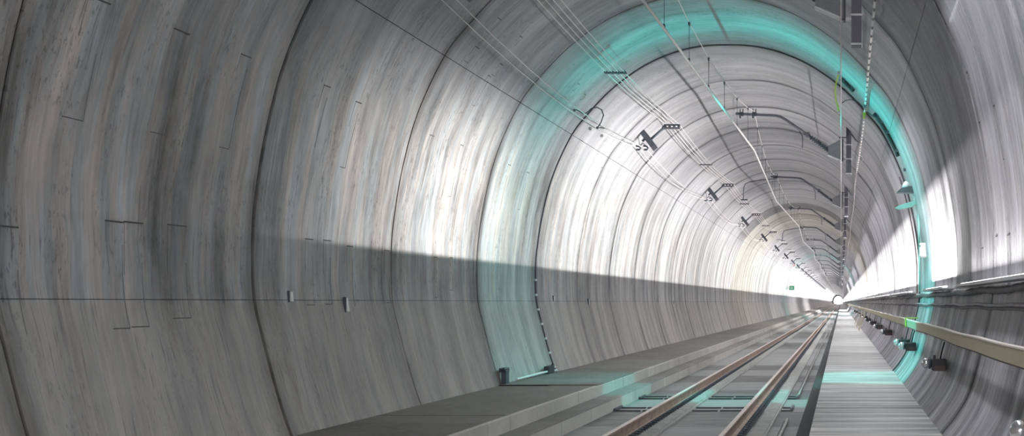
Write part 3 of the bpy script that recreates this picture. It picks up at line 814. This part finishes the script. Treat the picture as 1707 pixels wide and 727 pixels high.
# handrail board
HX = 1.27; HZ0, HZ1 = CAMH - .465, CAMH - .34
root = thing('handrail', 'beige handrail board running along the right wall', 'handrail', (0, 0, 0))
def rail_path(z, amp, y0=3.0):
    out = []; y = y0
    while y < 500:
        out.append((HX + .004 * math.sin(y * 1.9), y, z + amp * (math.sin(y * 2.1) * .6 + math.sin(y * .9 + 1) * .8))); y += .25 if y < 40 else 4
    return out
def board(z0, z1, x0, x1, mat, name, a0=.006, a1=.006):
    A = rail_path(z0, a0); B = rail_path(z1, a1); vs = []; fs = []
    for a, b in zip(A, B):
        vs += [(a[0] + x0, a[1], a[2]), (a[0] + x1, a[1], a[2]), (b[0] + x1, b[1], b[2]), (b[0] + x0, b[1], b[2])]
    for i in range(len(A) - 1):
        for j in range(4):
            q = (j + 1) % 4; fs.append((i * 4 + j, i * 4 + q, i * 4 + 4 + q, i * 4 + 4 + j))
    fs += [(3, 2, 1, 0)]
    return MB().add(vs, fs).build(name, mat, root)
board(HZ0, HZ1, 0, .045, 'rail_board', 'rail_face')
board(HZ1, HZ1 + .012, -.004, .055, 'rail_cap', 'top_cap')
board(HZ0 - .014, HZ0, .004, .05, 'brown', 'lower_lip')
y = 4.2
while y < 90:
    MB().tube([(HX + .03, y, HZ0 + .03), (HX + .08, y, HZ0 - .03), (wall_x(HZ0 - .06) + .02, y, HZ0 - .06)], .012, 6).build('rail_bracket', 'dark', root); y += 2.45
yg = D * .966
root = thing('rail_marker', 'yellow-green clip and strap across the handrail at the turquoise ring', 'clip', (0, 0, 0))
MB().box((HX - .022, yg - .13, HZ0 - .005), (HX - .010, yg + .13, HZ1 + .048)).build('clip_plate', 'green', root)
MB().box((HX - .022, yg - .03, HZ1 + .029), (wall_x(HZ1) , yg + .03, HZ1 + .048)).build('clip_strap', 'green', root)

# round lamps under the handrail
def globe():
    r = thing('globe_lamp', 'x', 'lamp', (0, 0, 0), 'round silver lamps under the handrail')
    Z = CAMH - .79
    MB().sphere((1.10, 0, Z), .068, 20).build('globe', 'globe', r)
    MB().lathe((1.13, 0, Z), (1, 0, 0), [(0, .07), (.02, .074), (.025, .055), (.05, .05)], 14).build('globe_collar', 'dark', r)
    h = MB().box((1.17, -.09, Z - .09), (1.36, .09, Z + .06), 0, .012).build('lamp_housing', 'black', r)
    MB().box((1.2, -.095, Z - .092), (1.34, -.05, Z - .02), 0, .005).build('side_panel', 'brown', h)
    MB().box((1.19, -.03, Z + .06), (1.22, .03, Z + .11), 0, .006).build('housing_lug', 'black', h)
    MB().tube([(1.28, 0, Z + .05), (1.30, -.02, Z + .16), (1.33, -.05, Z + .275)], .012, 6).build('supply_cable', 'black', r)
    return r
gl = globe()
rh = [.306, .643, .904, .985, 1.33, 1.63, 1.92, 2.25, 2.6, 3.0, 3.4, 3.9, 4.5]
labs = ['round silver lamp cut by the bottom right corner of the picture', 'large round silver lamp on a dark housing below the handrail', 'round silver lamp in front of the turquoise stripe, larger of the close pair',
        'round silver lamp in front of the turquoise stripe, smaller of the close pair', 'round silver lamp first past the turquoise stripe', 'round silver lamp second past the turquoise stripe', 'round silver lamp third past the turquoise stripe']
for i, r_ in enumerate(rh):
    lab = labs[i] if i < len(labs) else 'tiny far round lamp in the row under the handrail'
    if i == 0: gl.location = (0, D * r_, 0); gl['label'] = lab
    else: dup(gl, (0, D * r_, 0), lab)
# leaning tan boards far down the walkway
for i, y in enumerate((D * 2.40, D * 2.50, D * 2.70, D * 2.83, D * 3.15)):
    m = MB().bar((.86, y, WZ), (1.16, y, WZ + .78), .16, .04, (1, 0, -.4))
    tag(m.build('leaning_board', 'tan'), 'far tan board leaning on the foot of the right wall', 'board', 'boards leaning on the right wall')

# device on the right wall in the turquoise ring
Z = lambda z: CAMH + z
root = thing('wall_signal_lamp', 'dark flat signal lamp with white cap on the right wall in the turquoise ring', 'lamp', (0, D * .95, 0))
MB().prism([(1.05, Z(2.08)), (1.14, Z(2.17)), (1.42, Z(2.22)), (1.56, Z(2.20)), (1.56, Z(2.10)), (1.38, Z(2.08))], -.12, .12).build('lamp_plate', 'dark', root)
MB().lathe((1.24, 0, Z(2.19)), (0, 0, 1), [(0, .075), (.05, .07), (.11, .03), (.12, .005)], 14).build('lamp_cap', 'white', root)
MB().box((1.40, -.05, Z(2.22)), (1.44, .02, Z(2.37)), 0, .01).build('lamp_stem', 'pale', root)
MB().box((1.42, -.06, Z(2.30)), (wall_x(Z(2.3)) + .02, .06, Z(2.38)), 0, .01).build('wall_arm', 'white', root)
MB().prism([(1.03, Z(1.80)), (1.10, Z(1.84)), (1.44, Z(1.95)), (1.46, Z(1.90)), (1.36, Z(1.82)), (1.12, Z(1.77))], -.10, .10).build('lower_vane', 'teal', root)
MB().box((1.39, -.05, Z(1.84)), (1.50, .05, Z(2.10)), 0, .015).build('vane_mount', 'white', root)
MB().tube([(1.47, 0, Z(1.9)), (1.49, 0, Z(1.4)), (1.5, 0, Z(.2))], .018, 8).build('supply_pipe', 'teal', root)
y = D * .93
root = thing('wall_junction_box', 'grey junction box on the right wall above the cables', 'junction box', (0, y, 0))
wx = wall_x(Z(.95))
MB().box((wx - .10, -.16, Z(.84)), (wx + .02, .16, Z(1.06)), 0, .012).build('box_body', 'lilac', root)
MB().box((wx - .112, -.13, Z(.87)), (wx - .098, .13, Z(1.03)), 0, .006).build('box_lid', 'galv', root)
MB().box((wx - .12, -.17, Z(1.06)), (wx + .02, -.13, Z(1.10)), 0, .006).build('box_clip', 'white', root)
dc = []
for i in range(15):
    zz = 2.6 - i * .17; sA = arc_where(lambda p: (p[1] - Z(zz)) if p[0] > CX + 1 else 99); q = at_arc(sA, .035); dc.append((q[0], D * 1.02, q[1]))
o = MB().tube(dc, .012, 6).build('drop_cable', 'brown')
tag(o, 'thin brown cable running down the right wall beside the turquoise ring', 'cable')

# green escape sign far on the left wall
root = thing('escape_sign', 'green and white escape sign far down the left wall', 'sign', (0, D * 5.6, 0))
X0 = -5.85; z0 = Z(1.36)
MB().box((X0, 0, z0), (X0 + .62, .04, z0 + .50)).build('sign_board', 'white', root)
g = MB(); g.box((X0 + .03, -.012, z0 + .36), (X0 + .60, 0, z0 + .48)); g.box((X0 + .03, -.012, z0 + .03), (X0 + .60, 0, z0 + .14)); g.box((X0 + .42, -.012, z0 + .14), (X0 + .60, 0, z0 + .36))
g.build('sign_green_field', 'signgreen', root)
a = MB(); a.prism([(X0 + .10, z0 + .25), (X0 + .18, z0 + .33), (X0 + .18, z0 + .17)], -.014, 0); a.box((X0 + .18, -.014, z0 + .225), (X0 + .32, 0, z0 + .275)); a.build('sign_arrow', 'signgreen', root)
MB().box((X0 - .3, .01, z0 + .2), (X0, .03, z0 + .24)).build('sign_bracket', 'galv', root)
o = MB().box((X0 - .28, D * 5.5, z0 + .02), (X0 - .12, D * 5.5 + .1, z0 + .42), 0, .02).build('call_box', 'white'); tag(o, 'small white box beside the escape sign on the left wall', 'box')
root = thing('red_marker', 'small red and white marker below a far feeder bracket', 'marker', (0, D * 4.6, 0))
MB().bar((-4.45, 0, Z(3.30)), (-4.25, 0, Z(3.45)), .03, .10, (0, 1, 0)).build('red_arm', 'red', root)
MB().bar((-4.25, 0, Z(3.45)), (-4.10, 0, Z(3.32)), .03, .06, (0, 1, 0)).build('white_arm', 'white', root)
MB().bar((-4.55, 0, Z(3.5)), (-4.25, 0, Z(3.45)), .03, .05, (0, 1, 0)).build('mount_rod', 'red', root)

# ------------------------------------------------------------------ lights
def ring_light(y, x, z, half_w, power, col):
    """turquoise slot projector on the tunnel axis that washes one lining ring"""
    ld = bpy.data.lights.new('ring_projector', 'POINT'); ld.energy = power; ld.color = col; ld.shadow_soft_size = .04
    ld.use_nodes = True; t = ld.node_tree; g = N(t); em = t.nodes['Emission']
    geo = g.node('ShaderNodeNewGeometry'); sx = g.node('ShaderNodeSeparateXYZ'); g.put(sx.inputs[0], geo.outputs['Incoming'])
    r = g.math('SQRT', g.math('ADD', g.math('MULTIPLY', sx.outputs[0], sx.outputs[0]), g.math('MULTIPLY', sx.outputs[2], sx.outputs[2])))
    q = g.math('DIVIDE', sx.outputs[1], g.math('MAXIMUM', r, .001))
    a = g.math('ABSOLUTE', q)
    edge = g.ramp(a, half_w * .9, half_w * 1.08, 1.0, 0.0)
    peak = g.ramp(g.math('ABSOLUTE', g.math('SUBTRACT', a, 0.0)), 0.0, half_w * .8, 1.0, 0.0)
    spill = g.ramp(a, half_w * .8, half_w * 2.2, .10, 0.0)
    # a stronger wash upwards
    upw = g.ramp(g.math('DIVIDE', sx.outputs[2], g.math('MAXIMUM', r, .001)), -.1, .7, .0, 2.2)
    dx_ = g.math('DIVIDE', sx.outputs[0], g.math('MAXIMUM', r, .001)); dz_ = g.math('DIVIDE', sx.outputs[2], g.math('MAXIMUM', r, .001))
    wl = g.math('SUBTRACT', 1.0, g.math('MULTIPLY', g.ramp(dx_, -.85, -.5, .45, 0.0), g.ramp(dz_, -.62, -.45)))
    dn = g.ramp(dz_, -.6, -.35, 1.5, 1.0)
    dn = g.math('MULTIPLY', dn, g.math('ADD', 1.0, g.math('MULTIPLY', g.ramp(dx_, .3, .6, 0.0, 1.2), g.ramp(dz_, -.3, 0.0, 1.0, 0.0))))
    edge = g.math('MULTIPLY', edge, g.math('MULTIPLY', wl, g.math('MULTIPLY', dn, g.ramp(dx_, .5, .8, 1.0, 1.8))))
    s = g.math('ADD', g.math('MULTIPLY', edge, g.math('ADD', .9, g.math('MULTIPLY', peak, upw))), spill)
    g.put(em.inputs['Strength'], s)
    o = bpy.data.objects.new('ring_projector', ld); C.objects.link(o); o.location = (x, y, z); return o
ring_light(D * .92, -2.2, CAMH + 1.3, .40, 175, (.03, .95, .84))
ring_light(D * 5.45, -2.2, CAMH + 1.3, .30, 350, (.10, .95, .80))

def area(name, loc, rot, sx, sy, power, col=(1, 1, 1), spread=180):
    ld = bpy.data.lights.new(name, 'AREA'); ld.shape = 'RECTANGLE'; ld.size = sx; ld.size_y = sy; ld.energy = power; ld.color = col; ld.spread = math.radians(spread)
    o = bpy.data.objects.new(name, ld); C.objects.link(o); o.location = loc; o.rotation_euler = rot; return o
area('fill_light', (.3, -3.0, 4.0), (math.radians(75), 0, math.radians(25)), 1.2, .5, 220, (1, .985, .96))  # unseen fill light added behind the camera for the near walls
area('fill_light', (1.2, 9.0, 4.6), (0, math.radians(40), 0), .3, 3.0, 40, (.97, .98, 1))  # second added fill, high on the right with no lamp body
for i, y in enumerate((8, 20, 34, 50, 70, 95, 130, 180)):
    area('roof_fill_light', (.62, y, CAMH + 3.3), (0, math.radians(14), 0), .25, 5 + i * 3, (105, 150, 240, 350, 520, 760, 1400, 2400)[i], (.97, .98, 1.0), 150)  # fill added along the roof to brighten walkway, floor and lower walls

w = bpy.data.worlds.new('World'); bpy.context.scene.world = w; w.use_nodes = True
bg = w.node_tree.nodes['Background']; bg.inputs[0].default_value = (1, 1, 1, 1); bg.inputs[1].default_value = 1.5

# ------------------------------------------------------------------ camera
cd = bpy.data.cameras.new('camera'); cam = bpy.data.objects.new('camera', cd); C.objects.link(cam)
cam.location = (0, 0, CAMH); cam.rotation_euler = (math.pi / 2, 0, 0)
cd.sensor_width = 36; cd.lens = 36 * F / 1707; cd.clip_end = 3000; cd.clip_start = .05
cd.shift_x = -(1402 - 853.5) / 1707; cd.shift_y = (504 - 363.5) / 1707
sc = bpy.context.scene; sc.camera = cam
sc.view_settings.view_transform = 'Standard'; sc.view_settings.look = 'None'; sc.view_settings.gamma = 1; sc.view_settings.exposure = 0
sc.view_settings.use_curve_mapping = False
sc.cycles.use_denoising = True; sc.cycles.max_bounces = 6; sc.cycles.diffuse_bounces = 4; sc.cycles.sample_clamp_indirect = 6
